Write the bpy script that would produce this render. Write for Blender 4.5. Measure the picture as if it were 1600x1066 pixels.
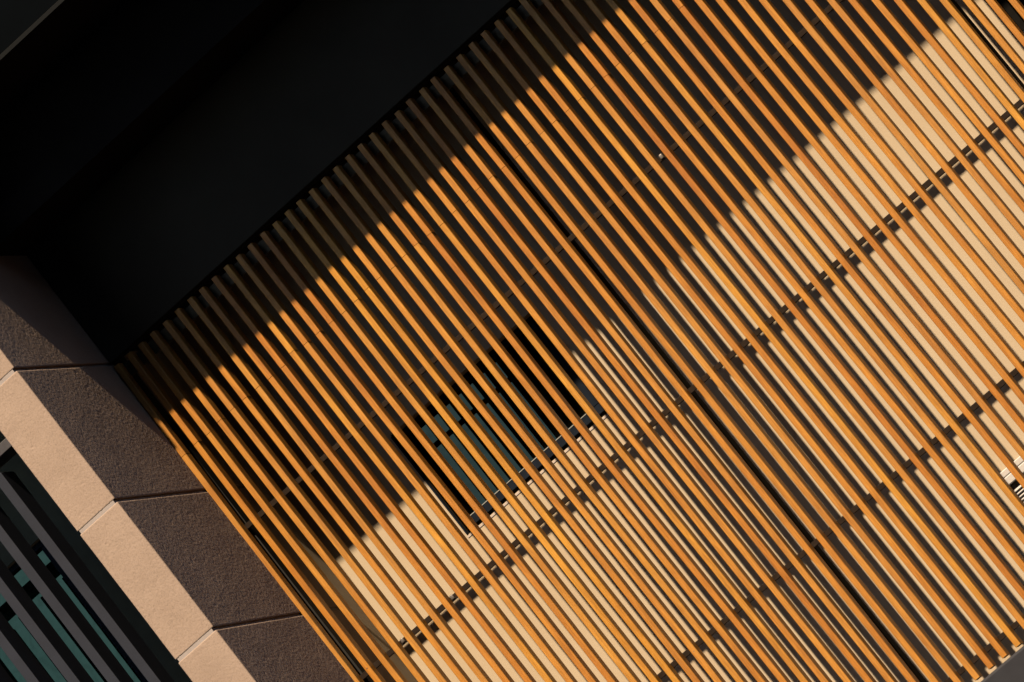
import bpy, bmesh, math, random
from mathutils import Matrix, Vector, noise
random.seed(7)
D = bpy.data
scene = bpy.context.scene
for o in list(D.objects):
    D.objects.remove(o, do_unlink=True)
col = scene.collection

# ---------------------------------------------------------------- camera
cam_d = D.cameras.new('camera'); cam = D.objects.new('camera', cam_d); col.objects.link(cam)
R_ = ((0.72204441, 0.32977671, -0.60819339),
      (-0.63946631, -0.01742838, -0.76862155),
      (-0.26407331, 0.94389807, 0.19829703))
CAM = Vector((8.67516506, -25.49879182, -4.63334109))
rx, dn, fw = [Vector(r) for r in R_]
M = Matrix((( rx.x, -dn.x, -fw.x, CAM.x), (rx.y, -dn.y, -fw.y, CAM.y), (rx.z, -dn.z, -fw.z, CAM.z), (0, 0, 0, 1)))
cam.matrix_world = M
cam_d.sensor_width = 36.0
cam_d.lens = 9157.27 / 1600 * 36.0
cam_d.clip_start = 0.5; cam_d.clip_end = 2000
scene.camera = cam

# ---------------------------------------------------------------- light
TAN_AZ = 0.0705     # the sun stands a little to the right of the facade's normal
TAN_EL = 1.405      # drop per metre of depth
to_sun = Vector((TAN_AZ, -1.0, TAN_EL)).normalized()
world = D.worlds.new('World'); scene.world = world; world.use_nodes = True
nt = world.node_tree; nt.nodes.clear()
sky = nt.nodes.new('ShaderNodeTexSky'); sky.sky_type = 'NISHITA'; sky.sun_disc = False
sky.sun_elevation = math.asin(to_sun.z); sky.sun_rotation = math.atan2(to_sun.x, to_sun.y)
sky.altitude = 50; sky.air_density = 1.0; sky.dust_density = 1.0; sky.ozone_density = 1.5
bg = nt.nodes.new('ShaderNodeBackground'); bg.inputs['Strength'].default_value = 0.09
out = nt.nodes.new('ShaderNodeOutputWorld')
nt.links.new(sky.outputs[0], bg.inputs[0]); nt.links.new(bg.outputs[0], out.inputs[0])
sun_d = D.lights.new('sun', 'SUN'); sun = D.objects.new('sun', sun_d); col.objects.link(sun)
sun_d.energy = 5.0; sun_d.angle = math.radians(0.55); sun_d.color = (1.0, 0.77, 0.52)
sun.rotation_euler = to_sun.to_track_quat('Z', 'Y').to_euler()
vs = scene.view_settings
vs.view_transform = 'Standard'; vs.look = 'None'; vs.gamma = 1.0; vs.use_curve_mapping = False
vs.exposure = 1.88
scene.render.engine = 'CYCLES'
scene.cycles.max_bounces = 6; scene.cycles.diffuse_bounces = 3; scene.cycles.glossy_bounces = 4

# ---------------------------------------------------------------- materials
def new_mat(name):
    m = D.materials.new(name); m.use_nodes = True
    t = m.node_tree; b = t.nodes['Principled BSDF']
    return m, t, b

def coords(t, scale=(1, 1, 1), rand=False):
    tc = t.nodes.new('ShaderNodeTexCoord'); mp = t.nodes.new('ShaderNodeMapping')
    mp.inputs['Scale'].default_value = scale
    t.links.new(tc.outputs['Object'], mp.inputs[0])
    if rand:
        oi = t.nodes.new('ShaderNodeObjectInfo'); mu = t.nodes.new('ShaderNodeMath'); mu.operation = 'MULTIPLY'
        mu.inputs[1].default_value = 57.0
        cb = t.nodes.new('ShaderNodeCombineXYZ')
        t.links.new(oi.outputs['Random'], mu.inputs[0])
        for i in range(3): t.links.new(mu.outputs[0], cb.inputs[i])
        t.links.new(cb.outputs[0], mp.inputs['Location'])
    return mp.outputs[0]

def noise_n(t, vec, scale, detail=4, rough=0.5, dist=0.0):
    n = t.nodes.new('ShaderNodeTexNoise')
    n.inputs['Scale'].default_value = scale; n.inputs['Detail'].default_value = detail
    n.inputs['Roughness'].default_value = rough; n.inputs['Distortion'].default_value = dist
    t.links.new(vec, n.inputs['Vector'])
    return n.outputs[0]

def ramp(t, fac, stops):
    r = t.nodes.new('ShaderNodeValToRGB'); e = r.color_ramp.elements
    while len(e) < len(stops): e.new(0.5)
    for i, (p, c) in enumerate(stops):
        e[i].position = p; e[i].color = (*c, 1)
    t.links.new(fac, r.inputs[0])
    return r.outputs[0]

def mixc(t, kind, fac, a, b):
    m = t.nodes.new('ShaderNodeMix'); m.data_type = 'RGBA'; m.blend_type = kind
    for sock, v in ((m.inputs[0], fac), (m.inputs[6], a), (m.inputs[7], b)):
        if isinstance(v, bpy.types.NodeSocket): t.links.new(v, sock)
        else: sock.default_value = v if not isinstance(v, tuple) else (*v, 1)
    return m.outputs[2]

def bump(t, b, height, dist, strength=1.0):
    n = t.nodes.new('ShaderNodeBump'); n.inputs['Distance'].default_value = dist
    n.inputs['Strength'].default_value = strength
    t.links.new(height, n.inputs['Height']); t.links.new(n.outputs[0], b.inputs['Normal'])

def add_h(t, a, ka, b_, kb):
    m1 = t.nodes.new('ShaderNodeMath'); m1.operation = 'MULTIPLY'; m1.inputs[1].default_value = ka; t.links.new(a, m1.inputs[0])
    m2 = t.nodes.new('ShaderNodeMath'); m2.operation = 'MULTIPLY_ADD'; m2.inputs[1].default_value = kb
    t.links.new(b_, m2.inputs[0]); t.links.new(m1.outputs[0], m2.inputs[2])
    return m2.outputs[0]

def gray(v): return (v, v, v)

# varnished cedar slats: each object has its own tint, grain runs upwards
def wood_mat():
    m, t, b = new_mat('varnished_timber')
    v = coords(t, (1, 1, 0.035), rand=True)
    g1 = noise_n(t, v, 260, 5, 0.65, 0.3)
    v2 = coords(t, (1, 1, 0.12), rand=True)
    g2 = noise_n(t, v2, 38, 3, 0.55, 0.8)
    v3 = coords(t, (1, 1, 0.5), rand=True)
    g3 = noise_n(t, v3, 5.0, 3, 0.5)
    c = ramp(t, g2, [(0.25, (0.1840, 0.0756, 0.0100)), (0.55, (0.2300, 0.0996, 0.0133)), (0.8, (0.2668, 0.1245, 0.0186))])
    fine = ramp(t, g1, [(0.3, gray(0.72)), (0.62, gray(1.10))])
    c = mixc(t, 'MULTIPLY', 1.0, c, fine)
    lum = ramp(t, g3, [(0.3, (0.86, 0.79, 0.74)), (0.55, (1.0, 1.0, 1.0)), (0.75, (1.10, 1.14, 1.15))])
    c = mixc(t, 'MULTIPLY', 1.0, c, lum)
    oi = t.nodes.new('ShaderNodeObjectInfo'); sx = t.nodes.new('ShaderNodeSeparateColor')
    t.links.new(oi.outputs['Color'], sx.inputs[0])
    r = ramp(t, sx.outputs[0], [(0.0, (0.88, 0.78, 0.66)), (0.2, (0.96, 0.92, 0.85)), (0.5, (1.0, 1.0, 1.0)), (0.78, (0.96, 1.02, 1.35)), (1.0, (1.08, 1.15, 0.9))])
    c = mixc(t, 'MULTIPLY', 1.0, c, r)
    t.links.new(c, b.inputs['Base Color'])
    b.inputs['Roughness'].default_value = 0.45
    b.inputs['Specular IOR Level'].default_value = 0.28
    bump(t, b, g1, 0.0030, 1.0)
    return m

def wall_mat():
    m, t, b = new_mat('beige_render')
    v = coords(t)
    n1 = noise_n(t, v, 420, 3, 0.6); n2 = noise_n(t, v, 3.0, 4, 0.55)
    c = ramp(t, n2, [(0.3, (0.2214, 0.1837, 0.1351)), (0.7, (0.2346, 0.1965, 0.1461))])
    f = ramp(t, n1, [(0.3, gray(0.93)), (0.7, gray(1.04))])
    c = mixc(t, 'MULTIPLY', 1.0, c, f)
    t.links.new(c, b.inputs['Base Color']); b.inputs['Roughness'].default_value = 0.95
    b.inputs['Specular IOR Level'].default_value = 0.1
    bump(t, b, n1, 0.0012, 0.5)
    return m

def stucco_mat():
    m, t, b = new_mat('rough_stone_coating')
    v = coords(t, rand=True)
    a = noise_n(t, v, 170, 3, 0.6, 0.0)
    c_ = noise_n(t, v, 48, 4, 0.6, 0.3)
    l = noise_n(t, v, 4.5, 5, 0.65, 0.3)
    h = add_h(t, a, 1.0, c_, 1.6)
    base = ramp(t, l, [(0.3, (0.1456, 0.1113, 0.0890)), (0.7, (0.1678, 0.1301, 0.1051))])
    pit_shade = ramp(t, a, [(0.28, gray(0.76)), (0.48, gray(1.0)), (0.75, gray(1.10))])  # darker pits painted in as the shade of the coating's bumps
    c = mixc(t, 'MULTIPLY', 1.0, base, pit_shade)
    t.links.new(c, b.inputs['Base Color']); b.inputs['Roughness'].default_value = 0.95
    b.inputs['Specular IOR Level'].default_value = 0.05
    bump(t, b, a, 0.0006, 0.10)
    return m

def plain(name, c, rough=0.5, spec=0.3, metal=0.0, vary=0.12, scale=14, bmp=0.0004):
    m, t, b = new_mat(name)
    v = coords(t)
    n = noise_n(t, v, scale, 5, 0.6)
    r = ramp(t, n, [(0.3, tuple(x * (1 - vary) for x in c)), (0.7, tuple(x * (1 + vary) for x in c))])
    t.links.new(r, b.inputs['Base Color'])
    b.inputs['Roughness'].default_value = rough; b.inputs['Specular IOR Level'].default_value = spec
    b.inputs['Metallic'].default_value = metal
    n2 = noise_n(t, v, scale * 18, 3, 0.6)
    bump(t, b, n2, bmp, 0.5)
    return m

def glass_mat(name, tint, base):
    m = D.materials.new(name); m.use_nodes = True; t = m.node_tree; t.nodes.clear()
    o = t.nodes.new('ShaderNodeOutputMaterial'); add = t.nodes.new('ShaderNodeAddShader')
    g = t.nodes.new('ShaderNodeBsdfGlossy'); g.inputs['Roughness'].default_value = 0.012
    d = t.nodes.new('ShaderNodeBsdfDiffuse'); d.inputs['Color'].default_value = (*base, 1)
    v = coords(t, (1, 1, 1)); n = noise_n(t, v, 9, 6, 0.65, 1.2)
    c = ramp(t, n, [(0.3, tuple(x * 0.8 for x in tint)), (0.5, tint), (0.75, tuple(x * 1.15 for x in tint))])
    t.links.new(c, g.inputs['Color'])
    t.links.new(g.outputs[0], add.inputs[0]); t.links.new(d.outputs[0], add.inputs[1]); t.links.new(add.outputs[0], o.inputs[0])
    return m

WOOD = wood_mat(); WALL = wall_mat(); STUCCO = stucco_mat()
MORTAR = plain('pale_mortar', (0.1535, 0.1363, 0.1296), 0.9, 0.1, vary=0.06, scale=30)
RAILM = plain('dark_bronze_paint', (0.0110, 0.0079, 0.0062), 0.6, 0.02, vary=0.25, scale=30)
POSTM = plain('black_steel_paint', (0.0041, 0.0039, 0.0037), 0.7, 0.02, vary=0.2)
STEEL = plain('bright_zinc', (0.0920, 0.0822, 0.0758), 0.45, 0.5, metal=0.6, vary=0.3, scale=60)
FRAMEM = plain('blue_black_window_frame', (0.0037, 0.0060, 0.0109), 0.6, 0.04, vary=0.25, scale=20)
BEADM = plain('pale_glazing_bead', (0.1380, 0.1454, 0.1447), 0.5, 0.3)
FINM = plain('charcoal_fin_paint', (0.0104, 0.0122, 0.0178), 0.55, 0.08, vary=0.10, scale=8)
CAPM = plain('charcoal_cap_paint', (0.0276, 0.0270, 0.0301), 0.5, 0.1, vary=0.15, scale=12)
BLACKP = plain('black_header_panel', (0.0229, 0.0196, 0.0149), 0.75, 0.03, vary=0.10, scale=3)
SOFFITM = plain('black_soffit_board', (0.0074, 0.0064, 0.0060), 0.85, 0.02, vary=0.2, scale=3)
EDGEM = plain('grey_drip_edge', (0.0026, 0.0029, 0.0028), 0.5, 0.05, vary=0.1)
FASCM = plain('blue_black_fascia', (0.0004, 0.0008, 0.0012), 0.6, 0.01, vary=0.2, scale=4)
LEDGEM = plain('charcoal_canopy_metal', (0.0138, 0.0145, 0.0178), 0.6, 0.08, vary=0.14, scale=9, bmp=0.001)
VENTM = plain('white_vent_plastic', (0.2336, 0.2300, 0.2336), 0.5, 0.3, vary=0.04)
DARKM = plain('dark_vent_core', (0.0552, 0.0460, 0.0368), 0.8, 0.1)
SILLM = plain('pale_sill_render', (0.2268, 0.2002, 0.1845), 0.9, 0.1, vary=0.05)
POST2 = plain('dark_grey_steel_paint', (0.0134, 0.0134, 0.0134), 0.6, 0.03, vary=0.15)
TOPM = plain('dusty_bronze_paint', (0.0478, 0.0414, 0.0304), 0.7, 0.05, vary=0.3, scale=25)
BAYSHADEM = plain('dark_olive_bay_shade', (0.0570, 0.0589, 0.0442), 0.8, 0.05, vary=0.1)  # dark colour that stands in for deep shade on the bay wall
GROUNDM = plain('grey_paving', (0.0276, 0.0276, 0.0285), 0.9, 0.1, vary=0.2, scale=1.5)
STREETM = plain('dark_stone_cladding', (0.0414, 0.0414, 0.0405), 0.8, 0.2, vary=0.15, scale=0.5)
GLASS = glass_mat('teal_window_glass', (0.0163, 0.0214, 0.0156), (0.0011, 0.0014, 0.0014))
GLASS2 = glass_mat('teal_bay_glass', (0.0200, 0.0326, 0.0213), (0.0009, 0.0034, 0.0023))

# ---------------------------------------------------------------- helpers
def link(name, me, parent=None, **props):
    o = D.objects.new(name, me); col.objects.link(o)
    if parent is not None: o.parent = parent
    for k, v in props.items(): o[k] = v
    return o

def thing(name, label, cat, group=None):
    o = D.objects.new(name, None); col.objects.link(o); o['label'] = label; o['category'] = cat
    if group: o['group'] = group
    return o

def box_bm(bm, x0, x1, y0, y1, z0, z1):
    vs_ = [bm.verts.new(p) for p in ((x0,y0,z0),(x1,y0,z0),(x1,y1,z0),(x0,y1,z0),(x0,y0,z1),(x1,y0,z1),(x1,y1,z1),(x0,y1,z1))]
    for f in ((0,3,2,1),(4,5,6,7),(0,1,5,4),(1,2,6,5),(2,3,7,6),(3,0,4,7)):
        bm.faces.new([vs_[i] for i in f])

def mesh_of(bm, mat, bev=0.0, seg=1, smooth=False):
    if bev > 0:
        bmesh.ops.bevel(bm, geom=list(bm.edges), offset=bev, segments=seg, affect='EDGES', profile=0.5)
    bmesh.ops.recalc_face_normals(bm, faces=list(bm.faces))
    me = D.meshes.new('mesh'); bm.to_mesh(me); bm.free()
    me.materials.append(mat)
    if smooth:
        for p in me.polygons: p.use_smooth = True
    return me

def box(name, x0, x1, y0, y1, z0, z1, mat, parent=None, bev=0.0, seg=1, **props):
    bm = bmesh.new(); box_bm(bm, x0, x1, y0, y1, z0, z1)
    return link(name, mesh_of(bm, mat, bev, seg), parent, **props)

# ---------------------------------------------------------------- layout (metres; x along the facade, y into the wall, z up)
P = 0.08                     # slat pitch
SW, SD = 0.030, 0.055        # slat width and depth
WY = 0.61                    # rendered wall
RET = -0.060                 # side of the stone pier that faces the slats
ZA, ZB, ZC, ZD = 0.902, 0.0, -0.9066, -1.777
TOP, BOT, SEAM = 1.888, -1.860, 1.349
NS = 68
GROUND = -6.2

# ground
box('ground', -400, 400, -600, 40, GROUND - 0.3, GROUND, GROUNDM, kind='structure')

# ---------------------------------------------------------------- unseen blocks added behind the camera to cut sky light; window panes reflect them
def unseen_light_block(label, x0, x1, y0, y1, top):
    b = thing('unseen_light_block', label, 'building', 'unseen blocks added to shape the light')
    box('wall', x0, x1, y0, y1, GROUND, top, STREETM, b)
    n = int((x1 - x0) / 3.2); fl = int((top - GROUND) / 3.3)
    bm = bmesh.new(); box_bm(bm, -0.8, 0.8, 0, 0.12, 0, 1.9); me = mesh_of(bm, FRAMEM)
    for f in range(fl):
        for i in range(n):
            if f > 9: break
            o = link('window', me, b); o.location = (x0 + (i + .5) * (x1 - x0) / n, y1 - .02, GROUND + 0.9 + f * 3.3)
    box('roof', x0 - .3, x1 + .3, y0 - .3, y1 + .3, top + .01, top + .6, STREETM, b)
unseen_light_block('tall dark unseen block added to cut sky light, right of the reflected sky', -7, 45, -76, -46, 55)
unseen_light_block('tall dark unseen block added to cut sky light, left of the reflected sky', -95, -50, -76, -46, 55)
unseen_light_block('dark unseen block added on the right to cut side sky light', 24, 46, -45, -6, 9)
unseen_light_block('low dark unseen block added between the tall ones, leaving sky to reflect', -49.5, -7.5, -66, -48, -1)

# ---------------------------------------------------------------- the rendered wall with its windows
wall = thing('rendered_wall', 'beige rendered wall in sun and shade behind the timber slats', 'wall')
WINS = [(0.608, 1.535, 0.291, 0.900), (4.160, 5.40, 0.291, 0.900), (-2.70, -1.07, -0.30, 1.672)]
def wall_mesh():
    bm = bmesh.new()
    xs = sorted({-4.0, 9.0} | {v for w in WINS for v in (w[0], w[1])})
    zs = sorted({GROUND - 0.1, 3.4} | {v for w in WINS for v in (w[2], w[3])})
    yf, yb = WY, WY + 0.16
    solid = {}
    for i in range(len(xs) - 1):
        for j in range(len(zs) - 1):
            cx, cz = (xs[i] + xs[i+1]) / 2, (zs[j] + zs[j+1]) / 2
            solid[i, j] = not any(w[0] < cx < w[1] and w[2] < cz < w[3] for w in WINS)
    V = {}
    def vv(i, j, y):
        k = (i, j, y)
        if k not in V: V[k] = bm.verts.new((xs[i], y, zs[j]))
        return V[k]
    for (i, j), s in solid.items():
        if not s: continue
        bm.faces.new((vv(i,j,yf), vv(i+1,j,yf), vv(i+1,j+1,yf), vv(i,j+1,yf)))
        bm.faces.new((vv(i,j,yb), vv(i,j+1,yb), vv(i+1,j+1,yb), vv(i+1,j,yb)))
        for di, dj, a, b_ in ((-1,0,(i,j),(i,j+1)), (1,0,(i+1,j+1),(i+1,j)), (0,-1,(i+1,j),(i,j)), (0,1,(i,j+1),(i+1,j+1))):
            if not solid.get((i+di, j+dj), False):
                bm.faces.new((vv(*a,yf), vv(*b_,yf), vv(*b_,yb), vv(*a,yb)))
    return mesh_of(bm, WALL)
link('wall_face', wall_mesh(), wall)
box('bay_shade_panel', -1.068, -0.303, WY - .012, WY - .001, -2.5, 2.95, BAYSHADEM, wall)  # dark panels added over the bay wall to deepen its shade
box('bay_shade_panel', -4.0, -1.070, WY - .012, WY - .001, 1.674, 2.95, BAYSHADEM, wall)

def window(w, label, glassmat, pane_y=0.147, front=0.070, bead=True):
    x0, x1, z0, z1 = w
    e = 0.0015
    yf, yb = WY + front, WY + pane_y + 0.02
    zt, zb, xl, xr = z1 - .028, z0 + .074, x0 + .046, x1 - .085
    top = box('window_frame', x0 + .014, x1 - .014, yf, yb, zt, z1 - e, FRAMEM, wall, bev=0.002, label=label)
    box('bottom_rail', x0 + .014, x1 - .014, yf, yb, z0 + .031, zb, FRAMEM, top, bev=0.002)
    box('sill_shadow_strip', x0 + .014, x1 - .014, yf + .02, yb, z0 + e, z0 + .029, POSTM, top)  # black strip drawn in as the shadow gap below the bottom rail
    box('jamb', x0 + .014, xl, yf, yb, zb + e, zt - e, POSTM, top, bev=0.002)
    box('jamb', xr, x1 - .036, yf, yb, zb + e, zt - e, FRAMEM, top, bev=0.003, seg=2)
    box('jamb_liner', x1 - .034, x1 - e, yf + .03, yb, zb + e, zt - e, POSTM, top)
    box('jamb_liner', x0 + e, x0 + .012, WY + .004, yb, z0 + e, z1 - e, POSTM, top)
    box('window_seal', x0 - .002, x0 + .0055, WY - .006, WY + .0035, z0 + .004, z1 - .01, FRAMEM, top, bev=0.001)
    box('pane', x0 + .03, x1 - .03, WY + pane_y, WY + pane_y + 0.006, z0 + .03, z1 - .012, glassmat, top)
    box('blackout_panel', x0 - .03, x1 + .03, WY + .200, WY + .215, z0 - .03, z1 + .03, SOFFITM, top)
    if bead:
        box('glazing_bead', xl, xr, yf - .002, yf + .008, zb + .0003, zb + .0040, BEADM, top)
        box('sill', x0 - .006, x1 + .004, WY - .0030, WY - .0005, z0 - .014, z0 - .003, SILLM, top, bev=0.001)
    return top
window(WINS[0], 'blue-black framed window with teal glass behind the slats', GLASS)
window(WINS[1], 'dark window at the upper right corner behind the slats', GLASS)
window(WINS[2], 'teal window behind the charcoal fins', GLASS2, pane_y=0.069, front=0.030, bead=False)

# ---------------------------------------------------------------- stone pier
pier = thing('stone_pier', 'rough pinkish stone pier with recessed joints left of the slats', 'pier')
JZ = [GROUND] + [0.404 - 0.755 * k for k in range(8, 0, -1)] + [0.404, 1.1477, 1.9155, 2.68]
JZ = [z for z in JZ if z > GROUND - 0.01]; JZ = sorted(set(JZ)); ZT = 2.990
PX0, PX1, PY0, PY1 = -0.300, RET, -1.132, WY - 0.002
box('mortar_core', PX0 + .0090, PX1 - .0130, PY0 + .0021, PY1, GROUND, ZT, MORTAR, pier)
def block_mesh(z0, z1, seed):
    # the coating's grain is real relief on the two faces in view, so the grazing sun catches it
    fine = z1 > 0.1 and z0 < 2.6
    st = 0.004 if fine else 0.06
    cr = 0.006                                          # corner radius
    path = []                                           # (x, y, outward normal)
    n = 12
    for k in range(n): path.append((PX1 + .028, PY1 - (PY1 - 0.46) * k / n, 1, 0))
    path.append((PX1 + .028, 0.46, 1, 0)); path.append((PX1 + .004, 0.445, 1, 0))
    for k in range(12): path.append((PX1, 0.44 - 0.41 * k / 12, 1, 0))
    n = int((0.02 - PY0 - cr) / st)
    for k in range(n): path.append((PX1, 0.02 - (0.02 - PY0 - cr) * k / n, 1, 0))
    for k in range(4):
        a = math.pi / 2 * k / 3
        path.append((PX1 - cr + cr * math.cos(a), PY0 + cr - cr * math.sin(a), math.cos(a), -math.sin(a)))
    n = int((PX1 - PX0 - 2 * cr) / st)
    for k in range(1, n): path.append((PX1 - cr - (PX1 - PX0 - 2 * cr) * k / n, PY0, 0, -1))
    for k in range(4):
        a = math.pi / 2 * k / 3
        path.append((PX0 + cr - cr * math.sin(a), PY0 + cr - cr * math.cos(a), -math.sin(a), -math.cos(a)))
    path.append((PX0, -0.5, -1, 0)); path.append((PX0, PY1, -1, 0))
    nz = max(4, int((z1 - z0) / st))
    zs = [z0, z0 + .0012] + [z0 + .004 + (z1 - z0 - .008) * k / nz for k in range(nz + 1)] + [z1 - .0012, z1]
    ins = [.004, .0015] + [0.0] * (nz + 1) + [.0015, .004]
    V = []; F = []; npth = len(path); rj = random.Random(int(seed * 10))
    def ring(z, inset, rel):
        for x, y, nx, ny in path:
            h = 0.0
            if rel and y < 0.03:
                p = Vector((x * 1.0, y, z + seed))
                h = 0.00030 * noise.noise(p * 140.0) + rj.gauss(0, 0.00026) + 0.00022 * noise.noise(p * 60.0) + 0.0003 * noise.noise(p * 14.0) + 0.0008 * noise.noise(p * 4.0)
                d = noise.noise(p * 60.0 + Vector((9, 4, 2)))
                if d > 0.55: h -= 0.006 * (d - 0.55)
            e = h - inset
            V.append((x + nx * e, y + ny * e, z))
    ring(z0, 0.03, False)
    for z, i_ in zip(zs, ins): ring(z, i_, fine)
    ring(z1, 0.03, False)
    nr = len(zs) + 2
    for a in range(nr - 1):
        for b_ in range(npth - 1):
            p = a * npth + b_
            F.append((p, p + npth, p + npth + 1, p + 1))
    me = D.meshes.new('stone_block'); me.from_pydata(V, [], F); me.materials.append(STUCCO)
    me.validate(); me.update()
    for p in me.polygons: p.use_smooth = True
    return me
edges = JZ + [ZT + .009]
for i in range(len(edges) - 1):
    z0 = edges[i] + (0.0085 if i else 0); z1 = edges[i+1] - 0.0085
    if z1 - z0 > 0.05: link('stone_block', block_mesh(z0, z1, i * 3.7), pier)

box('corner_pilaster', PX1 - .01, PX1 + .0295, .458, WY - .004, GROUND, 2.55, WALL, pier, bev=0.002)

# ---------------------------------------------------------------- roof overhang
roof = thing('roof_overhang', 'black roof overhang with soffit shading the top of the facade', 'roof')
box('header_panel', RET + .002, 9.0, -0.045, 0.03, 1.916, 2.60, BLACKP, roof, bev=0.002)
box('header_backing', RET + .002, 9.0, 0.032, WY - .001, 1.985, 2.60, SOFFITM, roof)
box('lower_soffit', RET + .002, 9.0, -0.50, -0.047, 2.582, 2.72, SOFFITM, roof)
RE_Y = -1.122; RE_Z = 1.537 + TAN_EL * (-SD - RE_Y)
box('upper_soffit', -5.0, 9.0, RE_Y + .03, WY + .1, RE_Z + .004, RE_Z + .12, SOFFITM, roof)
box('soffit_riser', RET + .002, 9.0, -0.44, -0.40, 2.722, RE_Z + .002, SOFFITM, roof)
box('drip_edge', 0.034, 9.0, RE_Y, RE_Y + .028, RE_Z, RE_Z + .022, EDGEM, roof, bev=0.002)
box('drip_edge', -5.0, 0.030, RE_Y, RE_Y + .028, RE_Z - .15, RE_Z + .022, EDGEM, roof, bev=0.002)  # unseen left eave, lowered to shape the roof shadow on the pier
box('fascia', -5.0, 9.0, RE_Y + .004, RE_Y + .029, RE_Z + .024, RE_Z + 1.0, FASCM, roof)

# ---------------------------------------------------------------- timber slat screen
screen = thing('timber_slat_screen', 'orange timber slat screen on dark rails before the beige wall', 'slat screen')
GS = [0, 3, 7, 12, 19, 25, 31, 37, 45, 51, 70]
WA = [-9, 0, 7, 2, -1, -3, 4, 1, -3, -7, -4]
WB = [-14, 0, 8, 7, -7, -5, 4, 3, 1, -6, -3]
WC = [-6, 2, 5, 4, 0, -6, 2, 8, 3, -2, 0]
WT = [2, 6, 9, 8, 3, 1, 4, 3, 2, 0, 0]
def interp(xs, ys, x):
    for i in range(len(xs) - 1):
        if x <= xs[i+1]:
            t = (x - xs[i]) / (xs[i+1] - xs[i]); t = max(0.0, t)
            return ys[i] * (1 - t) + ys[i+1] * t
    return ys[-1]
def slat_x(k, z):
    g = k - 0.5
    a = [interp(GS, W_, g) for W_ in (WC, WC, WB, WA, WT)]
    return (k - 0.5) * P + 0.001 * interp([ZD, ZC, ZB, ZA, TOP], a, z)

def slat_mesh(k, z0, z1, seed, w=SW, d=SD, dxo=0.0, dyo=0.0):
    rnd = random.Random(900 + k)
    b = 0.0048
    q = [(b * (1 - math.cos(a)), b * (1 - math.sin(a))) for a in (0, math.pi/6, math.pi/3, math.pi/2)]
    prof = [(-w/2, 0)] + [(-w/2 + qx, -d + qy) for qx, qy in q] + [(w/2 - qx, -d + qy) for qx, qy in q[::-1]] + [(w/2, 0)]
    NP = len(prof)
    n = max(2, int((z1 - z0) / 0.22))
    a1, a2 = rnd.gauss(0, .0015), rnd.gauss(0, .0009)
    p1, p2 = rnd.random() * 6.28, rnd.random() * 6.28
    ay = rnd.gauss(0, .0012); x_mid = slat_x(k, ZB)
    bm = bmesh.new(); rings = []
    for i in range(n + 1):
        z = z0 + (z1 - z0) * i / n
        cx = slat_x(k, z) - x_mid + dxo + a1 * math.sin(z * 1.3 + p1) + a2 * math.sin(z * 3.1 + p2)
        cy = dyo + ay * math.sin(z * 1.7 + p2)
        rings.append([bm.verts.new((cx + x, cy + y, z)) for x, y in prof])
    for i in range(n):
        for j in range(NP):
            f = bm.faces.new((rings[i][j], rings[i][(j+1) % NP], rings[i+1][(j+1) % NP], rings[i+1][j]))
            f.smooth = j in (1, 2, 3, 5, 6, 7)
    for rg in (rings[0][::-1], rings[-1]): bm.faces.new([bm.verts.new(v.co) for v in rg])
    me = mesh_of(bm, WOOD)
    return me, x_mid

for k in range(0, NS):
    rnd = random.Random(100 + k)
    j = rnd.uniform(-.006, .006) if k not in (9,) else .02
    xo = rnd.gauss(0, .0007)
    top = TOP + rnd.uniform(-.003, .003)
    if k in (0,): top += 0.0
    lo, xm = slat_mesh(k, BOT + rnd.uniform(-.004, .004), SEAM + j - .0012, 1000 + k, dxo=xo)
    o = link('slat', lo, screen); o.location.x = xm
    hi, xm = slat_mesh(k, SEAM + j + .0008, top, 2000 + k, dxo=xo + rnd.gauss(0, .0004), dyo=rnd.uniform(-.0008, .0008))
    u = link('upper_slat', hi, screen); u.location.x = xm
    tint = rnd.random(); o.color = (tint, 0, 0, 1); u.color = (min(1, max(0, tint + rnd.uniform(-.08, .08))), 0, 0, 1)

# rails (dark bronze flats with a thin bright arris) and their splice clips
for z in (ZA, ZB, ZC, ZD):
    box('rail', RET + .012, 6.2, 0.001, 0.023, z - .0125, z + .0125, RAILM, screen, bev=0.0012, seg=2)
box('top_rail', RET + .012, 6.2, 0.001, 0.024, 1.814, 1.880, TOPM, screen, bev=0.001)
for k in (0, 26, 52):
    xm = slat_x(k, ZB)
    s = 0.010 if k == 0 else 0.0
    box('post', xm - .030 + s, xm + .012 + s, 0.0305, 0.105, -2.4, 1.97, (POST2 if k == 0 else POSTM), screen, bev=0.002, seg=2)
for (gx, z) in ((0.35, ZB), (2.9, ZB), (1.15, ZA), (33.0, ZA), (0.35, ZA), (6.9, ZB)):
    x = gx * P
    bm = bmesh.new(); box_bm(bm, x - .009, x + .009, -0.006, 0.0005, z - .008, z + .016)
    link('splice_clip', mesh_of(bm, STEEL, 0.004, 3, True), screen)
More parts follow.
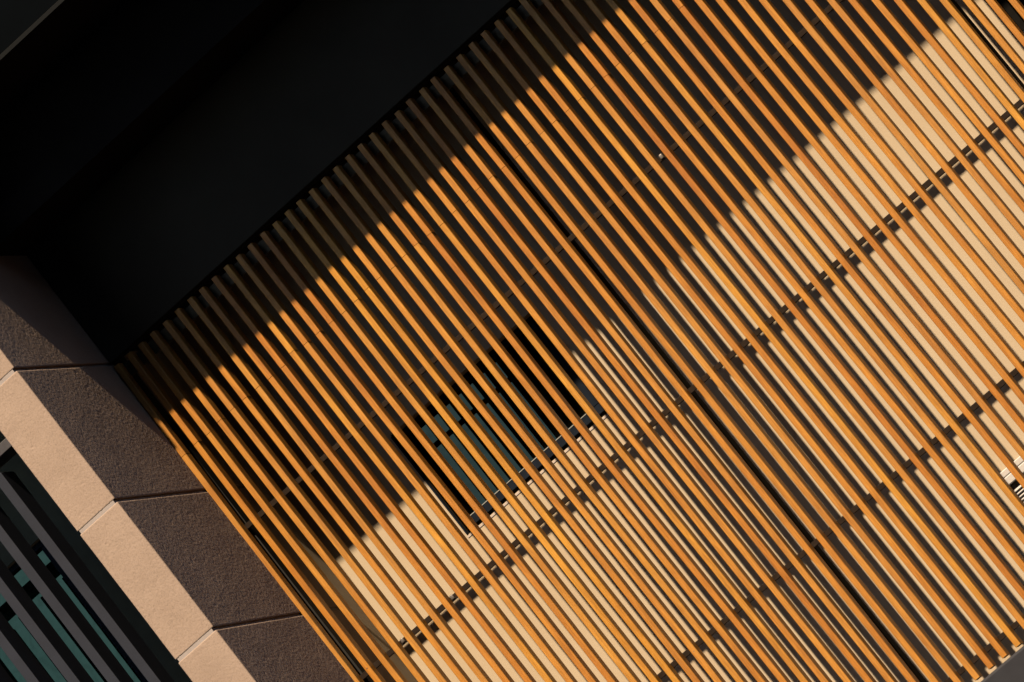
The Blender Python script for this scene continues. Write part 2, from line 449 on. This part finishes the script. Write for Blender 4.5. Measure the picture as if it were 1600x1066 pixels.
# screw heads on a few slat faces
def screw(k, z):
    bm = bmesh.new(); bmesh.ops.create_cone(bm, cap_ends=True, segments=10, radius1=.0035, radius2=.0022, depth=.0022)
    me = mesh_of(bm, STEEL)
    o = link('screw', me, screen); o.rotation_euler = (math.pi/2, 0, 0); o.location = (slat_x(k, z), -SD - .0008, z)
for k, z in ((1, ZB + .006), (17, -.93), (12, -1.05), (5, 1.62)): screw(k, z)

# ---------------------------------------------------------------- charcoal fins in the bay to the left
fins = thing('charcoal_fin_screen', 'charcoal vertical fin screen before a teal window left of the stone pier', 'fin screen')
FY = -0.62
for i in range(13):
    xc = -0.634 - i * 0.1585
    off = random.uniform(-.002, .002)
    bm = bmesh.new(); box_bm(bm, xc - .0245 + off, xc + .0245 + off, FY, FY + .15, -2.4, 1.735)
    link('fin', mesh_of(bm, FINM, 0.0025, 2), fins)
box('fin_cap_rail', -3.2, PX0 - .004, FY - .01, FY + .16, 1.790, 1.838, CAPM, fins, bev=0.003, seg=2)
for i in range(6):
    zz = 0.9 - i * 0.9
# ---------------------------------------------------------------- white louvred vent on the wall
vent = thing('wall_vent', 'small white louvred vent on the beige wall at the right edge', 'vent')
vx0, vx1, vz = 2.805, 3.11, -1.136
box('upper_cap', vx0, vx1, WY - .060, WY - .001, vz - .030, vz, VENTM, vent, bev=0.004, seg=2)
box('lower_cap', vx0, vx1, WY - .064, WY - .001, vz - .070, vz - .032, VENTM, vent, bev=0.004, seg=2)
box('vent_core', vx0 + .004, vx1 - .004, WY - .030, WY - .001, vz - .235, vz - .071, DARKM, vent)
for i in range(8):
    z = vz - .098 - i * .0165
    bm = bmesh.new(); box_bm(bm, vx0 + .001, vx1 - .001, -.030, .0, -.0028, .0028)
    o = link('louvre', mesh_of(bm, VENTM, 0.0008), vent); o.location = (0, WY - .030, z); o.rotation_euler.x = math.radians(28)

# ---------------------------------------------------------------- canopy below
canopy = thing('metal_canopy', 'charcoal metal canopy edge below the slat ends at the lower right', 'canopy')
box('canopy_deck', 1.2, 8.5, -0.30, WY - .002, -2.25, -1.903, LEDGEM, canopy, bev=0.012, seg=3)
